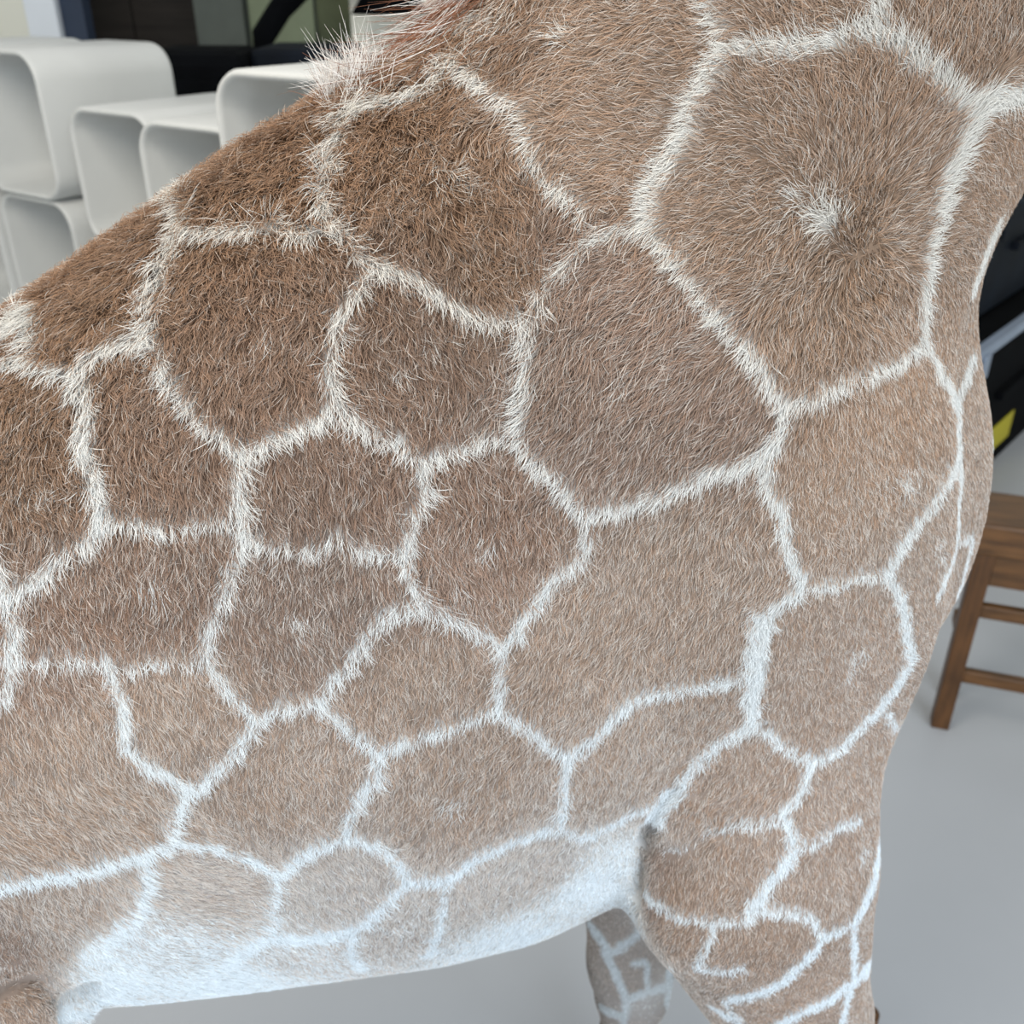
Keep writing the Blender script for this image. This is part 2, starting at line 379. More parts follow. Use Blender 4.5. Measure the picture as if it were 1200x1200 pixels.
field = build_field()
V0, F0 = surface_nets(field); V0 = relax(V0, F0, 3)
def plain_mesh(name, V, F):
    me = bpy.data.meshes.new(name); me.from_pydata(V.tolist(), [], F.tolist()); me.update(); return me
tmp = bpy.data.objects.new('tmp', plain_mesh('tmp', V0, F0)); C.objects.link(tmp)
md = tmp.modifiers.new('s', 'SUBSURF'); md.levels = 1; md.render_levels = 1
dg = bpy.context.evaluated_depsgraph_get(); body_me = bpy.data.meshes.new_from_object(tmp.evaluated_get(dg))
bpy.data.objects.remove(tmp); body_me.name = 'body'
nv = len(body_me.vertices); V = np.empty(nv*3); body_me.vertices.foreach_get('co', V); V = V.reshape(-1, 3)
nf = len(body_me.polygons); F = np.empty(nf*4, np.int32); body_me.polygons.foreach_get('vertices', F); F = F.reshape(-1, 4)
def vnormals(V, F):
    n = np.cross(V[F[:, 2]] - V[F[:, 0]], V[F[:, 3]] - V[F[:, 1]])
    N = np.stack([np.bincount(F.ravel(), weights=np.repeat(n[:, k], 4), minlength=len(V)) for k in range(3)], 1)
    return N/(np.linalg.norm(N, axis=1, keepdims=True) + 1e-12)
N = vnormals(V, F)

# survey of the coat: marks noted in the photograph are dropped onto the modelled body and kept there in body coordinates
Rg = np.array([[math.cos(G_TH), -math.sin(G_TH), 0], [math.sin(G_TH), math.cos(G_TH), 0], [0, 0, 1]])
SV = (np.array([0, 0, CAM_H]) - G_O) @ Rg
bvh = BVHTree.FromPolygons(V.tolist(), F.tolist()); SVv = Vector(SV)
def survey(px, py):
    d = np.array([(px - 600)/FPX, math.cos(PITCH) - math.sin(PITCH)*(py - 600)/FPX, -math.sin(PITCH) - math.cos(PITCH)*(py - 600)/FPX])
    d = d @ Rg; d /= np.linalg.norm(d)
    h = bvh.ray_cast(SVv, Vector(d))
    return (np.array(h[0]), np.array(h[1]), h[3]) if h[0] is not None else None

# white net lines: width, then points
LINES = [
 (13, 400,140, 433,124, 467,117, 510,97, 533,67), (15, 533,67, 567,90, 600,110, 620,133, 627,160, 633,187, 660,213, 687,238),
 (17, 398,142, 402,158, 388,183, 379,217, 381,250, 396,267), (15, 396,267, 360,270, 320,265, 280,269, 240,271, 216,268),
 (14, 216,270, 217,250, 211,228), (17, 217,270, 200,293, 187,320, 183,343, 177,365), (15, 177,360, 180,387, 190,413, 197,440, 217,457, 227,480, 247,493, 267,513, 280,528),
 (15, 177,385, 165,394, 140,400, 113,413, 97,430), (13, 97,432, 73,430, 43,423, 20,420, -10,430), (22, 97,430, 100,467, 103,490, 100,517, 107,550, 115,580, 119,602),
 (18, 50,362, 22,382, -5,400), (14, 44,372, 42,395, 40,420), (16, 280,526, 290,521, 317,507, 350,490, 377,477, 391,466),
 (15, 431,307, 417,337, 397,367, 391,397, 388,427, 387,453, 393,470), (15, 396,267, 413,290, 432,308), (16, 432,308, 452,310, 477,317, 497,330, 520,342, 537,356, 563,363, 590,363, 616,368),
 (13, 622,368, 634,340, 655,315, 683,290), (16, 683,290, 707,274, 747,264, 773,259), (18, 616,368, 622,388, 623,407, 618,440, 617,473, 613,497),
 (14, 610,498, 577,504, 547,513, 517,523, 498,532), (15, 393,472, 417,487, 443,501, 467,511, 495,531), (16, 498,532, 494,567, 487,593, 478,620, 473,641),
 (12, 473,641, 443,637, 417,633, 397,624, 380,628, 365,636, 333,630, 310,628, 288,624), (15, 473,641, 478,660, 485,682, 495,702),
 (16, 611,498, 622,523, 643,541, 663,563, 680,586, 690,594), (18, 690,594, 733,584, 767,579, 793,567, 827,553, 860,543, 893,531, 913,510, 922,483, 920,460),
 (11, 689,596, 688,627, 680,648), (17, 682,646, 652,668, 627,703, 603,738, 589,752), (17, 920,462, 900,434, 877,399, 851,367, 825,334, 799,300, 778,276, 765,259),
 (23, 766,257, 772,221, 791,187, 810,150, 829,109, 845,75, 862,60), (15, 862,58, 847,26, 834,-14), (20, 862,60, 890,63, 919,62, 960,56, 994,50, 1027,42),
 (21, 1030,42, 1035,19, 1040,-12), (22, 1028,42, 1050,58, 1069,71, 1099,97, 1121,124, 1136,140), (23, 1136,139, 1166,117, 1205,103),
 (20, 1136,140, 1125,176, 1106,214, 1095,255), (13, 1095,255, 1086,292, 1082,326, 1082,364, 1081,392), (14, 1080,394, 1050,417, 1013,433, 987,441, 960,456, 940,462, 920,463),
 (10, 1082,392, 1100,427, 1113,450, 1122,467), (7, 1122,467, 1123,510, 1125,550, 1123,587, 1122,628), (8, 1121,463, 1132,440, 1139,415), (12, 1166,266, 1154,297, 1145,322),
 (9, 1121,629, 1140,625), (6, 1121,635, 1110,667, 1101,693), (5, 1140,628, 1128,680, 1112,735), (16, 897,538, 903,567, 917,593, 921,627, 931,654, 945,679),
 (10, 947,679, 973,680, 1007,669, 1040,669), (12, 1040,669, 1057,637, 1077,607), (9, 1077,607, 1097,583, 1113,553, 1122,530), (14, 1040,670, 1056,700, 1063,735, 1067,772),
 (10, 1067,772, 1051,801, 1029,828, 1003,855, 980,876, 956,888), (9, 1040,835, 1052,852), (14, 944,680, 920,701, 900,714), (30, 897,716, 889,750, 884,790, 882,815), (19, 882,800, 883,846),
 (12, 872,789, 830,795, 785,805, 744,813, 721,835, 695,861, 668,878), (12, 884,846, 898,852, 916,868, 935,880, 956,888), (13, 880,850, 845,866, 815,895, 792,925), (24, 800,915, 777,944, 762,968),
 (10, 953,890, 939,925, 919,948), (14, 919,948, 926,968, 931,988), (16, 931,988, 918,1013, 900,1033, 885,1055, 880,1070), (8, 915,957, 885,960, 862,962, 840,970, 822,982, 802,993, 782,997),
 (7, 934,990, 960,982, 980,967, 1008,956), (8, 880,1070, 857,1075, 835,1075, 805,1072, 777,1060, 755,1042), (9, 838,1078, 832,1097, 825,1113, 817,1131), (6, 822,1134, 850,1136, 872,1132),
 (10, 886,1060, 920,1065, 942,1070, 957,1082, 965,1095), (9, 965,1095, 955,1112, 937,1130, 915,1150, 890,1162, 858,1170), (7, 966,1095, 1000,1078), (8, 1000,1078, 1017,1050, 1025,1020, 1029,987, 1031,945),
 (6, 1001,1080, 1002,1107, 1001,1148), (9, 1022,1129, 997,1150, 970,1172, 945,1183, 917,1198, 890,1215), (6, 850,1172, 857,1188), (6, 838,1180, 872,1202), (6, 998,1150, 985,1205),
 (12, 119,601, 150,604, 173,609, 207,607, 240,601, 268,600), (20, 280,528, 276,560, 279,590, 283,622), (13, 283,622, 271,660, 266,683, 253,713, 243,737, 237,766),
 (15, 118,604, 93,630, 70,644, 53,660, 27,680, 5,697), (15, 6,697, 14,727, 12,747, 4,758), (9, 4,756, 27,763, 60,765, 90,761, 119,761), (14, 119,761, 133,790, 140,817, 144,840, 145,868),
 (17, 145,866, 160,884, 183,898, 207,914, 218,922), (7, 235,767, 200,767, 173,768, 147,773, 130,781), (13, 238,768, 260,797, 280,818, 298,834), (13, 298,834, 330,822, 367,813, 387,793), (15, 387,793, 413,763, 430,737, 452,716, 485,704),
 (14, 298,836, 283,863, 257,890, 233,911, 214,926), (13, 369,815, 397,839, 420,857, 445,872), (14, 494,704, 530,720, 560,733, 588,751), (13, 589,752, 591,783, 587,822), (11, 587,823, 547,837, 513,850, 480,861, 446,872),
 (14, 588,824, 620,847, 647,867, 667,880), (13, 667,880, 663,917, 660,943, 656,966), (14, 446,872, 440,907, 418,928, 412,950, 406,972), (14, 406,973, 367,990, 337,1007, 320,1022), (13, 407,973, 447,993, 473,1017, 482,1027),
 (11, 480,1027, 513,1027, 540,1014, 567,997, 600,983, 633,970, 658,966), (8, 656,962, 684,977, 710,966, 744,949, 764,940), (14, 216,923, 202,946, 195,967, 194,983), (15, 194,983, 160,996, 125,1007, 87,1016, 44,1023, -12,1036),
 (12, 195,982, 233,990, 262,996, 292,1007, 320,1022), (15, 163,1000, 166,1031, 160,1054, 149,1076, 126,1100), (13, 319,1023, 315,1066, 309,1094), (11, 309,1095, 344,1098, 382,1093, 411,1086, 431,1075, 452,1054, 478,1028),
 (12, 309,1095, 280,1112, 262,1130), (9, 526,1026, 522,1054, 516,1083, 504,1114), (12, 412,1088, 411,1112, 418,1134), (10, -10,620, 5,690), (9, 6,760, 8,790, -6,815),
 # far foreleg
 (7, 690,1083, 703,1098, 715,1113, 735,1104, 755,1087), (7, 708,1112, 723,1145, 732,1167, 733,1180, 730,1206), (7, 733,1173, 760,1162, 784,1157), (5, 742,1128, 758,1128, 758,1147, 760,1162), (6, 703,1182, 732,1192), (6, 784,1130, 786,1205)]
# pale flecks inside patches: x, y, radius, strength
FLECKS = [(513,190,10,.5),(522,208,12,.6),(545,214,9,.5),(940,232,12,.8),(965,248,16,.7),(980,265,12,.5),(985,262,10,.5),(574,628,9,.5),(568,640,7,.4),(1062,560,16,.6),(1075,548,12,.4),(1006,765,11,.7),
          (998,785,9,.5),(468,428,8,.5),(352,720,10,.6),(44,572,9,.5),(50,580,7,.4),(668,42,14,.6),(530,25,22,.6),(560,20,20,.55),(590,12,18,.5),(515,45,16,.5),(175,684,14,.4),(1098,635,9,.6),(1102,650,8,.5),(1012,995,12,.45),(1040,945,10,.3),(540,940,18,.3),
          (505,395,10,.3),(735,440,10,.3),(535,690,12,.3),(318,390,12,.25),(330,660,10,.2),(670,200,12,.2),(80,575,8,.2),(1040,560,10,.4),(825,150,8,.2)]
def spline(pts, step):
    P = np.array(pts, float); out = []
    Q = np.vstack([2*P[0]-P[1], P, 2*P[-1]-P[-2]])
    for i in range(1, len(Q)-2):
        p0, p1, p2, p3 = Q[i-1:i+3]; n = max(2, int(np.linalg.norm(p2-p1)/step))
        for t in np.arange(n)/n:
            out.append(0.5*((2*p1) + (p2-p0)*t + (2*p0-5*p1+4*p2-p3)*t*t + (3*p1-p0-3*p2+p3)*t**3))
    out.append(P[-1]); return np.array(out)
LP, LW, LG, LN = [], [], [], []
for row in LINES:
    pts = np.array(row[1:]).reshape(-1, 2)
    for q in spline(pts, 2.5):
        h = survey(*q)
        if h is None: continue
        v = (h[0] - SV)/h[2]; nv_ = h[1] @ v; g = h[1] - nv_*v; g /= np.linalg.norm(g) + 1e-9
        LP.append(h[0]); LW.append(0.5*row[0]*h[2]/FPX); LG.append(g); LN.append(abs(nv_))
LP = np.array(LP); LW = np.array(LW); LG = np.array(LG); LN = np.array(LN)
tg = np.gradient(LP, axis=0); tg -= ((tg*(LP - SV)).sum(1)/((LP - SV)**2).sum(1))[:, None]*(LP - SV); tg /= np.linalg.norm(tg, axis=1, keepdims=True) + 1e-9
LW *= 1 + 0.45*np.clip((0.98 - LP[:, 2])/0.1, 0, 1)*(LP[:, 0] < 0.09) + 0.5*(LP[:, 1] > 0)      # wider on the belly
LW = 0.82*LW/np.clip(1 - (1 - LN)*(1 - ((tg*LG).sum(1))**2), 0.3, 1)          # a mark seen edge-on is wider on the body
LPm = LP.copy(); LPm[:, 1] = -LPm[:, 1]                      # the other flank carries the mirrored net
LPa = np.vstack([LP, LPm]); LWa = np.concatenate([LW, LW])
kd = kdtree.KDTree(len(LPa))
for i, p in enumerate(LPa): kd.insert(p, i)
kd.balance()
fleck = [(h[0], r*h[2]/FPX, s) for x, y, r, s in FLECKS for h in [survey(x, y)] if h]

# unsurveyed parts (upper neck, hindquarters, lower legs): a random net of cells
cand = rng.permutation(nv); seeds = []; skd = None
sd = lambda p: 0.055 if (p[2] < 0.62 or p[2] > 2.3) else (0.095 if p[2] > 1.7 else 0.11)
Vc = V[cand[:9000]]
keep = np.ones(len(Vc), bool)
for i in range(len(Vc)):
    if not keep[i]: continue
    seeds.append(Vc[i]); d = np.linalg.norm(Vc - Vc[i], axis=1); keep &= ~(d < sd(Vc[i])); 
seeds = np.array(seeds); skd = kdtree.KDTree(len(seeds))
for i, p in enumerate(seeds): skd.insert(p, i)
skd.balance()

def wob(P, freq, seed, n=5):
    r = np.random.default_rng(seed); s = np.zeros(len(P))
    for _ in range(n):
        k = r.normal(size=3); k /= np.linalg.norm(k)
        s += np.sin(P @ (k*freq*r.uniform(0.6, 1.6)) + r.uniform(0, 6.28))
    return s/n

def net_mask(P):
    """1 on the white net lines, 0 inside a patch"""
    n = len(P); m = np.zeros(n); jit = 0.0016*wob(P, 700, 11) + 0.0012*wob(P, 300, 12)
    find = kd.find; find2 = skd.find_n
    for i in range(n):
        p = P[i]; _, j, d = find(p)
        e = d + jit[i]
        w = LWa[j]
        if d < 0.085: m[i] = w - e
        else:
            a, b = find2(p, 2)
            s1, s2 = seeds[a[1]], seeds[b[1]]; q = s2 - s1
            dd = (b[2]*b[2] - a[2]*a[2])/(2*math.sqrt(q @ q))
            m[i] = (0.004 if p[2] < 0.62 else 0.007) - dd - jit[i]
    m = np.clip(0.5 + m/0.004, 0, 1)
    return m

# coat controls: position in the photograph, lie of the hair, length mm, lift, pale-hair share, patch colour
COL = {'r': (119, 86, 60), 'b': (114, 84, 64), 'm': (126, 98, 80), 'n': (146, 115, 90), 'f': (148, 122, 102), 'l': (148, 120, 99), 'g': (168, 154, 145), 'w': (205, 205, 203)}
CTRL = [ # x, y, dx, dy, length, lift, pale, colour
 (60,400,-.3,1,20,.55,.10,'r'), (150,320,-.3,1,21,.6,.08,'r'), (260,230,-.2,1,20,.6,.08,'r'), (340,190,-.1,1,20,.6,.08,'r'), (40,520,.1,1,18,.4,.14,'r'), (180,500,.1,1,17,.4,.12,'b'),
 (300,390,.05,1,17,.45,.08,'b'), (460,170,-.2,1,19,.55,.10,'r'), (560,230,.3,1,20,.55,.10,'r'), (590,310,.2,1,19,.5,.12,'r'), (490,410,.3,1,17,.4,.12,'b'), (470,330,.3,1,17,.45,.1,'b'),
 (390,560,.15,1,17,.35,.16,'b'), (570,580,.1,1,16,.35,.18,'b'), (530,660,.2,1,16,.3,.2,'m'), (600,60,-.6,.8,19,.4,.2,'r'), (660,110,-1,.35,19,.3,.2,'n'), (720,60,-1,.3,18,.3,.22,'n'), (730,180,-1,.2,17,.3,.22,'n'), (660,270,-.5,1,18,.4,.16,'b'),
 (820,20,-1,.2,16,.3,.22,'n'), (950,20,-.6,-.4,15,.3,.24,'n'), (1100,40,-.2,-.8,15,.3,.24,'n'), (1180,180,.1,.8,13,.25,.25,'n'), (800,200,-1,.15,15,.3,.3,'n'),
 (850,200,-1,.15,16,.3,.24,'n'), (860,280,-1,.45,17,.3,.24,'n'), (930,130,-.5,-.6,16,.3,.22,'n'), (960,300,-.6,.8,17,.3,.24,'n'), (1000,180,-.2,-1,16,.3,.26,'n'), (1080,170,.5,-.8,15,.3,.24,'n'), (1060,260,.9,-.5,15,.3,.22,'n'), (1040,380,.15,1,15,.25,.24,'n'), (930,390,-.3,1,16,.3,.24,'n'),
 (1003,262,-.3,-1,15,.8,.24,'n'), (1020,330,.1,1,15,.7,.2,'n'),
 (700,320,-.8,.6,17,.3,.22,'m'), (820,360,-.8,.7,17,.3,.22,'m'), (680,420,-.6,1,20,.35,.24,'m'), (770,430,-.8,.7,18,.3,.24,'m'), (850,470,-.7,.7,16,.25,.25,'m'), (720,530,-.5,1,16,.25,.25,'m'), (640,500,-.6,.6,18,.3,.2,'m'),
 (780,650,-.3,1,15,.2,.36,'f'), (700,740,-.45,1,15,.2,.34,'f'), (830,720,-.45,1,15,.2,.36,'f'), (640,780,-.4,1,15,.2,.32,'f'), (980,560,0,1,12,.2,.34,'n'), (1050,470,0,1,12,.2,.3,'n'), (1110,420,0,1,10,.2,.35,'n'), (1140,520,0,1,9,.2,.42,'f'), (1090,640,0,1,10,.2,.42,'f'),
 (970,760,-.1,1,11,.2,.38,'l'), (1060,800,0,1,10,.2,.42,'l'), (900,900,-.3,1,11,.2,.36,'l'), (820,940,-.5,1,12,.2,.40,'l'), (990,920,0,1,10,.2,.40,'l'), (850,1020,-.2,1,13,.2,.3,'l'), (960,1030,-.1,1,10,.2,.38,'l'), (800,1090,-.2,1,10,.2,.28,'l'), (910,1110,-.2,1,10,.2,.26,'l'), (960,1170,0,1,9,.2,.3,'l'),
 (330,710,.1,1,16,.25,.26,'m'), (190,700,.1,1,17,.3,.24,'b'), (80,700,.3,1,17,.3,.22,'b'), (200,840,.3,1,15,.2,.36,'f'), (80,850,.35,1,16,.2,.30,'f'), (60,795,.3,1,16,.22,.26,'m'), (210,810,.2,1,15,.22,.28,'f'), (60,960,.8,.7,16,.2,.36,'f'), (150,950,.8,.7,15,.2,.42,'f'), (320,910,.05,1,15,.2,.38,'f'), (480,790,0,1,15,.2,.30,'f'), (540,930,-.4,1,15,.2,.36,'f'), (420,700,0,1,15,.25,.24,'m'),
 (110,1118,.8,.5,13,.15,.97,'w'), (140,1105,.8,.4,13,.15,.9,'g'), (200,1112,1,.1,13,.15,.88,'g'), (734,1018,-.2,1,10,.2,.97,'w'), (728,1045,-.2,1,10,.2,.97,'w'), (738,998,-.2,1,10,.2,.9,'w'), (768,1008,-.1,1,12,.2,.12,'m'), (765,1050,-.1,1,10,.2,.15,'m'), (790,1040,-.1,1,12,.2,.2,'l'),
 (240,1050,1,.1,14,.18,.6,'g'), (380,1040,.4,.8,14,.18,.62,'g'), (80,1070,.5,.9,14,.18,.5,'f'), (20,1110,.2,1,14,.18,.28,'m'), (60,1110,.3,1,14,.18,.34,'f'), (560,1050,-.4,.9,14,.18,.62,'g'), (460,1090,-.1,1,14,.18,.66,'g'), (640,1020,-.6,.9,13,.18,.62,'g'), (720,910,-.3,1,14,.2,.52,'f'), (750,860,-.3,1,14,.2,.48,'f'),
 (340,1120,.6,.4,14,.18,.78,'g'), (250,1150,1,.0,14,.15,.97,'w'), (450,1140,.2,.6,14,.2,.97,'w'), (600,1095,-.5,.6,13,.2,.92,'w'), (700,1030,-.4,.8,12,.2,.97,'w'), (120,1150,1,.2,13,.15,.97,'w'), (160,1190,1,.1,13,.15,.97,'w'), (30,1180,.5,.9,11,.2,.3,'l'), (720,1090,0,1,8,.15,.3,'g'), (735,1160,0,1,8,.15,.3,'g'), (700,1170,0,1,8,.15,.4,'g')]
cp, cdir, cval = [], [], []
for x, y, dx, dy, L, lf, pl, ck in CTRL:
    s = 10/math.hypot(dx, dy); h0, h1 = survey(x - dx*s, y - dy*s), survey(x + dx*s, y + dy*s); h = survey(x, y)
    if h is None or h0 is None or h1 is None: continue
    d = h1[0] - h0[0]; d /= np.linalg.norm(d)
    cp.append(h[0]); cdir.append(d); cval.append([L*.001, lf, pl, *lin(*COL[ck])])
def extra(p, d, L, lf, pl, ck):
    d = np.array(d, float); cp.append(np.array(p, float)); cdir.append(d/np.linalg.norm(d)); cval.append([L*.001, lf, pl, *lin(*COL[ck])])
for z in (0.1, 0.3, 0.5):
    for x, y in ((0.33, -0.2), (0.2, -0.14), (-0.7, -0.18)): extra((x, y, z), (0, 0, -1), 7, .15, .3, 'l')
for k in range(5): extra((0.3 + 0.09*k, -0.1, 1.75 + 0.16*k), (-0.35, 0, -1), 12, .25, .22, 'n')
for z in (0.25, 0.4, 0.55): extra((0.2, -0.06, z), (0, 0, -1), 7, .15, .8, 'g')
extra((-0.66, -0.18, 1.15), (-.5, 0, -1), 15, .3, .2, 'b'); extra((-0.6, -0.18, 0.85), (-.3, 0, -1), 12, .2, .25, 'l'); extra((-0.6, 0, 1.31), (-1, 0, -.3), 18, .4, .1, 'r')
extra((-0.1, 0, 0.72), (-1, 0, 0), 12, .15, .97, 'w'); extra((-0.35, 0, 0.75), (1, 0, 0), 12, .15, .97, 'w'); extra((0.2, 0, 0.8), (-1, 0, -.3), 10, .15, .95, 'w'); extra((0.85, -.05, 2.3), (.6, 0, -.5), 6, .1, .2, 'n'); extra((0.74, -.06, 2.45), (.5, 0, -.5), 6, .1, .2, 'n')
cp = np.array(cp); cdir = np.array(cdir); cdir[:, 1] *= np.where(cp[:, 1] > 0, -1, 1); cp[:, 1] = -np.abs(cp[:, 1]); cval = np.array(cval)
def controls(P):
    Q = P.copy(); Q[:, 1] = -np.abs(Q[:, 1])
    D = np.zeros((len(P), 3)); A = np.zeros((len(P), cval.shape[1]))
    for i in range(0, len(P), 20000):
        q = Q[i:i+20000]; w = 1/(((q[:, None, :] - cp[None])**2).sum(2) + 2e-4)**2
        w /= w.sum(1, keepdims=True); D[i:i+20000] = w @ cdir; A[i:i+20000] = w @ cval
    D[:, 1] *= np.where(P[:, 1] > 0, -1, 1)
    return D, A

# skin folds: armpit, elbow, flank
FOLDS = [(0.018, 0.007, [(760,974),(755,986),(752,998)]), (0.012, 0.006, [(752,998),(747,1030),(744,1052)]), (0.003, 0.009, [(752,990),(790,999),(815,988),(840,976)]), (0.012, 0.008, [(0,1163),(25,1152),(45,1152),(62,1163),(80,1185),(92,1203)]),
         (0.028, 0.010, [(93,1166),(89,1180),(87,1203)]), (0.004, 0.005, [(762,965),(790,925)]), (0.003, 0.005, [(820,930),(840,905)]), (0.003, 0.006, [(1030,330),(1005,345)]),
         (0.003, 0.006, [(632,200),(636,260),(640,330)])]
for dep, wid, pts in FOLDS:
    fp = np.array([h[0] for q in spline(pts, 3) for h in [survey(*q)] if h])
    if not len(fp): continue
    near = np.where(((V >= fp.min(0) - 0.03) & (V <= fp.max(0) + 0.03)).all(1))[0]
    d2 = ((V[near][:, None] - fp[None])**2).sum(2).min(1)
    V[near] -= N[near]*(dep*np.exp(-d2/(wid*wid)))[:, None]
N = vnormals(V, F)
body_me.vertices.foreach_set('co', V.ravel().astype(np.float32)); body_me.update()

D_v, A_v = controls(V)
ridge = np.clip((N[:, 2] - 0.35)/0.4, 0, 1)*np.clip((V[:, 2] - 1.25)/0.08, 0, 1)*np.clip((0.05 - V[:, 0])/0.1, 0, 1)
A_v[:, 1] = A_v[:, 1]*(1 - ridge) + 0.95*ridge                # the coat stands up along the back
m_v = net_mask(V)
WHITE_T = np.array(lin(208, 204, 197)); WHITE_B = np.array(lin(212, 220, 226))  # warm room light above, cool window light below, painted into the white hair
def white_at(P):
    t = np.clip((P[:, 2:3] - 1.0)/0.5, 0, 1); return WHITE_B*(1-t) + WHITE_T*t
wv = white_at(V); pale = A_v[:, 2:3]
skin = A_v[:, 3:6]*(1 - 0.55*pale) + wv*0.55*pale
skin = skin*(1 - m_v[:, None]) + wv*m_v[:, None]
ca = body_me.color_attributes.new('coat', 'FLOAT_COLOR', 'POINT')
ca.data.foreach_set('color', np.concatenate([skin*(0.55 + 0.25*np.clip((pale - .5)*2, 0, 1)), np.ones((nv, 1))], 1).ravel().astype(np.float32))  # coat under the fur darkened, painting shade into gaps between strands
for p in body_me.polygons: p.use_smooth = True
body_me.materials.clear()
M_coat = bpy.data.materials.new('giraffe_coat'); M_coat.use_nodes = True
nt = M_coat.node_tree; b = nt.nodes['Principled BSDF']; b.inputs['Roughness'].default_value = 0.9; b.inputs['Specular IOR Level'].default_value = 0.1
at = nt.nodes.new('ShaderNodeAttribute'); at.attribute_name = 'coat'; nt.links.new(at.outputs['Color'], b.inputs['Base Color'])
body = link_mesh('body', body_me, M_coat, giraffe); body['label'] = 'brown patched coat of the giraffe'

# fur strands
M_fur = bpy.data.materials.new('giraffe_fur'); M_fur.use_nodes = True
nt = M_fur.node_tree; b = nt.nodes['Principled BSDF']; b.inputs['Roughness'].default_value = 0.55; b.inputs['Specular IOR Level'].default_value = 0.25
a0 = nt.nodes.new('ShaderNodeAttribute'); a0.attribute_name = 'root_colour'; a1 = nt.nodes.new('ShaderNodeAttribute'); a1.attribute_name = 'tip_colour'
hi = nt.nodes.new('ShaderNodeHairInfo'); mx = nt.nodes.new('ShaderNodeMix'); mx.data_type = 'RGBA'
nt.links.new(hi.outputs['Intercept'], mx.inputs['Factor']); nt.links.new(a0.outputs['Color'], mx.inputs['A']); nt.links.new(a1.outputs['Color'], mx.inputs['B'])
nt.links.new(mx.outputs['Result'], b.inputs['Base Color'])

def hair_object(name, P, radius, c_root, c_tip, parent):
    n, k, _ = P.shape
    cu = bpy.data.hair_curves.new(name); cu.add_curves([k]*n)
    cu.attributes['position'].data.foreach_set('vector', P.astype(np.float32).ravel())
    ra = cu.attributes.get('radius') or cu.attributes.new('radius', 'FLOAT', 'POINT')
    ra.data.foreach_set('value', radius.astype(np.float32).ravel())
    for nm, c in (('root_colour', c_root), ('tip_colour', c_tip)):
        a = cu.attributes.new(nm, 'FLOAT_COLOR', 'CURVE')
        a.data.foreach_set('color', np.concatenate([c, np.ones((n, 1))], 1).astype(np.float32).ravel())
    cu.materials.append(M_fur)
    o = bpy.data.objects.new(name, cu); C.objects.link(o); o.parent = parent; o['kind'] = 'stuff'
    return o

def cell_rand(P, size, seed):
    c = np.floor(P/size + 1000).astype(np.int64)
    h = (c[:, 0]*73856093) ^ (c[:, 1]*19349663) ^ (c[:, 2]*83492791) ^ (seed*2654435761)
    h = (h ^ (h >> 13))*1274126177 & 0x7fffffff; h = h ^ (h >> 11)
    return np.stack([((h*(q) + 12345*q) % 1000003)/1000003.0 for q in (7919, 104729, 1299709)], 1)

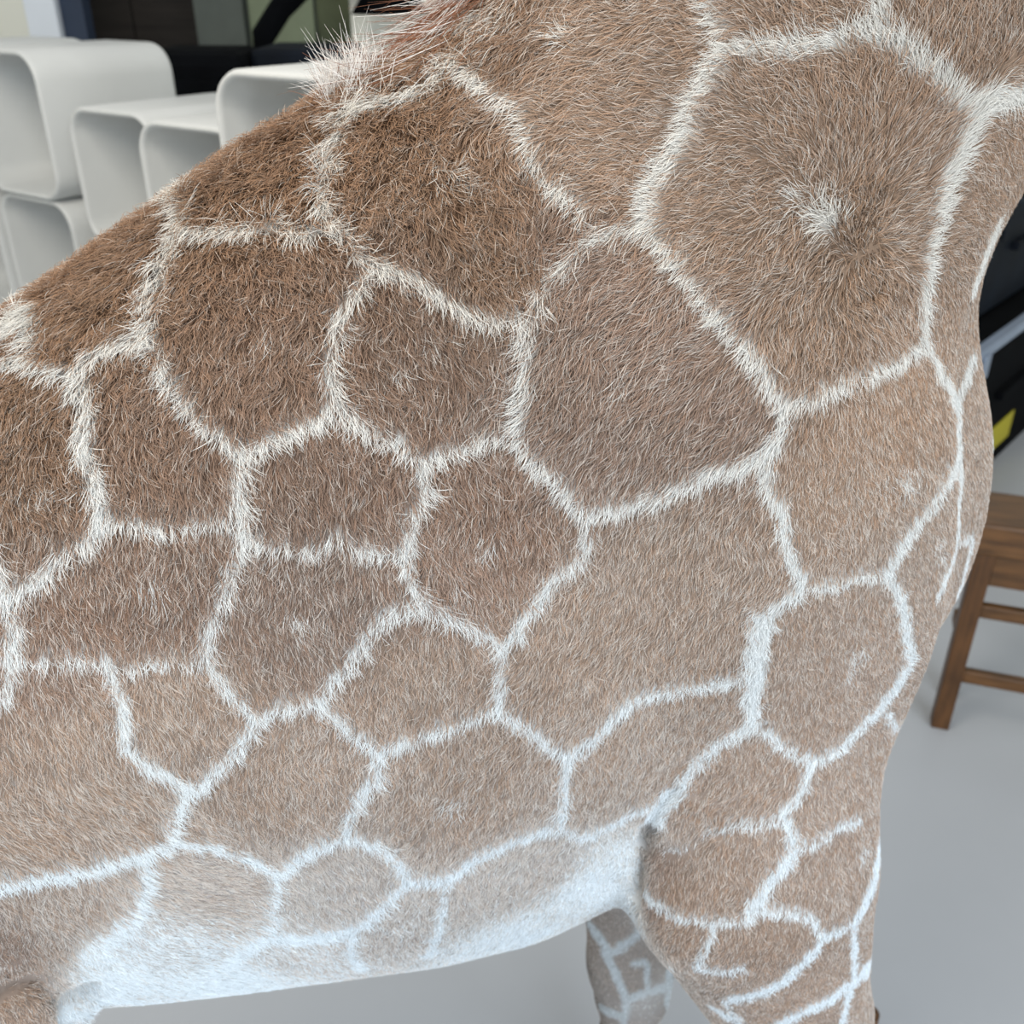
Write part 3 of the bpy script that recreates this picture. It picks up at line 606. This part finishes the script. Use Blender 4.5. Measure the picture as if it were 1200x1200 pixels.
N_DENSE, N_SPARSE, K = 1000000, 110000, 5
fc = V[F].mean(1); fa = 0.5*np.linalg.norm(np.cross(V[F[:, 2]] - V[F[:, 0]], V[F[:, 3]] - V[F[:, 1]]), axis=1)
dense = (fc[:, 2] > 0.42) & (fc[:, 2] < 1.85) & (fc[:, 0] > -0.62) & ((N[F].mean(1)[:, 1] < 0.35) & (fc[:, 1] < 0.14))
def scatter(sel, n):
    ids = np.where(sel)[0]; p = fa[ids]/fa[ids].sum(); f = rng.choice(ids, n, p=p)
    u, v = rng.random((n, 1)), rng.random((n, 1)); q = F[f]
    w = [(1-u)*(1-v), u*(1-v), u*v, (1-u)*v]
    mixw = lambda X: sum(w[i]*X[q[:, i]] for i in range(4))
    return mixw
def grow(sel, n, rscale):
    mixw = scatter(sel, n)
    P, Nn, D, A = mixw(V), mixw(N), mixw(D_v), mixw(A_v)
    Nn /= np.linalg.norm(Nn, axis=1, keepdims=True)
    m = net_mask(P)
    # clumps: neighbouring hairs share a lean, a length and a tone
    r5, r15 = cell_rand(P + 0.002*wob(P, 900, 1)[:, None], 0.0045, 1), cell_rand(P + 0.004*wob(P, 300, 2)[:, None], 0.013, 2)
    sw = np.stack([wob(P, 130, s) for s in (21, 22, 23)], 1)
    fluff = A[:, 1:2]
    D = D/(np.linalg.norm(D, axis=1, keepdims=True) + 1e-9)
    D = D + (r5 - .5)*(0.34 + 1.1*fluff) + (r15 - .5)*(0.22 + 1.0*fluff) + sw*(0.18 + 0.6*fluff) + rng.normal(size=P.shape)*(0.10 + 0.36*fluff)
    D -= Nn*(D*Nn).sum(1, keepdims=True); D /= np.linalg.norm(D, axis=1, keepdims=True) + 1e-9
    L = A[:, 0:1]*(0.52 + 0.30*r5[:, :1] + rng.random((n, 1))*0.4)*(1 + 0.12*m[:, None])
    lift = np.clip(fluff*(0.6 + 0.8*rng.random((n, 1))), 0.08, 0.95)
    side = np.cross(Nn, D); bend = (r5[:, 1:2] - .5)*0.5 + (rng.random((n, 1)) - .5)*0.45
    t = np.linspace(0, 1, K)[None, :, None]
    X = P[:, None] + L[:, None]*(D[:, None]*(t*(1 - 0.25*lift[:, None])) + Nn[:, None]*(lift[:, None]*t*(1.15 - 0.55*t)) + side[:, None]*(bend[:, None]*t*t)) - Nn[:, None]*0.0015*(1 - t)
    rad = rscale*np.array([1.0, 1.0, 0.9, 0.65, 0.22])[None, :]*(0.75 + 0.5*rng.random((n, 1)))
    # colour
    wh = white_at(P); pale = A[:, 2]; brown = A[:, 3:6]
    fl = np.zeros(n)
    for p, r, s in fleck:
        d = np.abs(P - p); near = np.where((d < 2*r).all(1))[0]
        fl[near] = np.maximum(fl[near], s*np.exp(-((P[near] - p)**2).sum(1)/(r*r)*1.2))
    pal = pale*(0.55 + 0.9*r5[:, 2]) + 0.25*np.clip(wob(P, 60, 31), -.5, 1)*pale
    u = rng.random(n)
    is_white = (rng.random(n) < m) | (rng.random(n) < fl) | ((pale > .6) & (u < (pale - .6)/.37))
    tone = (0.46 + 0.80*rng.random((n, 1)) + 0.32*(r5[:, :1] - .5) + 0.22*wob(P, 45, 33)[:, None])
    warm = 1 + 0.10*(rng.random((n, 1)) - .5)*np.array([1, 0, -1.6])
    cb = brown*tone*warm
    mixp = np.where(u < pal, 0.45 + 0.5*rng.random(n), 0.05*rng.random(n))[:, None]
    wp = wh*0.4 + 0.6*np.array(lin(214, 203, 192))*(0.9 + 0.2*rng.random((n, 1)))
    root = cb*0.50*(1 - 0.4*mixp) + wp*0.4*mixp  # root colour deepened further to paint in shade between strands
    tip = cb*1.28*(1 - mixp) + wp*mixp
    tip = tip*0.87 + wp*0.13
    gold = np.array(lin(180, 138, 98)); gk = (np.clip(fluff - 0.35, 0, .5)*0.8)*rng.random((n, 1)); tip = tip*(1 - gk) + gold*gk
    wt = wh*(0.80 + 0.3*rng.random((n, 1)))
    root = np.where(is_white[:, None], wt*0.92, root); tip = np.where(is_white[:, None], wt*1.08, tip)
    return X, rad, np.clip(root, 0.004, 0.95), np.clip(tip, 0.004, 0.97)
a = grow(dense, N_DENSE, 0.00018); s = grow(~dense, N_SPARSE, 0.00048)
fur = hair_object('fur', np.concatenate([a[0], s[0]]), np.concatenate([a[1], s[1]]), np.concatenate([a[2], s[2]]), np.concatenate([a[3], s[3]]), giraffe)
fur['label'] = 'short brown and white fur'

# mane along the crest of the neck, with a white tuft on the withers
def mane():
    n = 16000; out_P, out_c0, out_c1, out_r = [], [], [], []
    crest = np.array([(-0.150, 1.59), (-0.12, 1.60), (-0.07, 1.63), (-0.02, 1.70), (0.06, 1.80), (0.2, 2.02), (0.33, 2.16), (0.45, 2.32), (0.58, 2.47)])
    cum = np.concatenate([[0], np.cumsum(np.linalg.norm(np.diff(crest, axis=0), axis=1))]); cum /= cum[-1]
    u = rng.random(n)**1.4; xs = np.interp(u, cum, crest[:, 0]); zs = np.interp(u, cum, crest[:, 1]); ys = rng.normal(size=n)*0.020
    bvh2 = BVHTree.FromPolygons(V.tolist(), F.tolist()); P = np.zeros((n, 3)); Nn = np.zeros((n, 3))
    for i in range(n):
        co, no, _, _ = bvh2.find_nearest(Vector((xs[i], ys[i], zs[i]))); P[i] = co; Nn[i] = no
    wht = (P[:, 0] < -0.104 + 0.008*rng.normal(size=n))
    kp = ~wht | (rng.random(n) < 0.6); P, Nn, wht, n = P[kp], Nn[kp], wht[kp], int(kp.sum())
    L = np.where(wht, 0.036, 0.062)[:, None]*(0.55 + 0.6*rng.random((n, 1)))*np.where(wht[:, None], np.clip((P[:, 0:1] + 0.165)/0.04, 0.4, 1), np.clip((P[:, 0:1] + 0.13)/0.06, 0.25, 1))
    r = cell_rand(P, 0.008, 5) - .5
    T = np.where(wht[:, None], np.array([[0.15, 0, 1.0]]), np.array([[-0.50, 0, -0.80]]))
    D = T + np.where(wht, 0.5, 0.50)[:, None]*Nn + r*np.where(wht, 1.1, 0.5)[:, None] + rng.normal(size=(n, 3))*np.where(wht, .3, .14)[:, None]; D /= np.linalg.norm(D, axis=1, keepdims=True)
    t = np.linspace(0, 1, K)[None, :, None]; cv = (rng.normal(size=(n, 3))*0.22 + np.array([0.0, 0, -0.22]))[:, None]
    X = P[:, None] + L[:, None]*(D[:, None]*t + cv*t*t) - Nn[:, None]*0.002*(1 - t)
    rd = 0.00020*np.array([1, 1, .9, .7, .25])[None]*(0.7 + 0.6*rng.random((n, 1)))
    brown = np.array(lin(122, 80, 58)); w = np.array(lin(214, 209, 204))
    iw = (rng.random(n) < np.where(wht, 0.93, 0.28 + 0.25*(r[:, 0] > .15)))[:, None]
    c0 = np.where(iw, w*0.85, brown*(0.45 + 0.6*rng.random((n, 1)))); c1 = np.where(iw, w, brown*(0.8 + 0.6*rng.random((n, 1))))
    return X, rd, np.clip(c0, 0.004, .95), np.clip(c1, 0.004, .95)
mn = hair_object('mane', *mane(), giraffe); mn['label'] = 'reddish brown mane ending in a white tuft'

# head details, hooves and tail tuft
M_hoof = mat('dark_horn', (0.03, 0.024, 0.02), rough=0.4, var=0.2); M_eye = mat('dark_eye', (0.006, 0.004, 0.003), rough=0.08, spec=0.6, var=0.1)
for sy in (-1, 1):
    bm = bmesh.new(); bmesh.ops.create_uvsphere(bm, u_segments=24, v_segments=16, radius=0.02, matrix=Matrix.Translation((0.785, sy*0.056, 2.45)))
    bm_obj('eye', bm, M_eye, giraffe, True)
    bm = bmesh.new(); bmesh.ops.create_uvsphere(bm, u_segments=16, v_segments=10, radius=1, matrix=Matrix.Translation((0.664, sy*0.0605, 2.605)) @ Matrix.Diagonal((0.024, 0.024, 0.018, 1)))
    bm_obj('horn_tip', bm, M_hoof, giraffe, True)
    bm = bmesh.new(); bmesh.ops.create_uvsphere(bm, u_segments=12, v_segments=8, radius=1, matrix=Matrix.Translation((0.995, sy*0.022, 2.285)) @ Matrix.Diagonal((0.010, 0.007, 0.007, 1)))
    bm_obj('nostril', bm, M_hoof, giraffe, True)
for hx, hy in ((0.365, -0.165), (0.19, 0.11), (-0.67, -0.14), (-0.75, 0.14)):
    bm = bmesh.new()
    for s2 in (-1, 1):
        r_ = bmesh.ops.create_cone(bm, cap_ends=True, segments=18, radius1=1, radius2=0.78, depth=1)
        bmesh.ops.transform(bm, matrix=Matrix.Translation((hx + 0.012, hy + s2*0.021, 0.033)) @ Matrix.Diagonal((0.052, 0.024, 0.066, 1)), verts=r_['verts'])
        for v in r_['verts']:
            if v.co.z > 0.05: v.co.x -= 0.014
    bm_obj('hoof', bm, M_hoof, giraffe, True)
nT = 700; P = np.array([-0.81, 0, 0.80]) + rng.normal(size=(nT, 3))*np.array([.006, .006, .03]); t = np.linspace(0, 1, K)[None, :, None]
D = np.array([-.05, 0, -1.0]) + rng.normal(size=(nT, 3))*0.12; Lt = 0.16 + 0.12*rng.random((nT, 1))
X = P[:, None] + Lt[:, None]*D[:, None]*t + rng.normal(size=(nT, 1, 3))*0.01*t*t; kc = np.tile(np.array(lin(30, 22, 18)), (nT, 1))
hair_object('tail_tuft', X, 0.0007*np.array([1, 1, .9, .7, .3])[None]*np.ones((nT, 1)), kc, kc*1.3, giraffe)
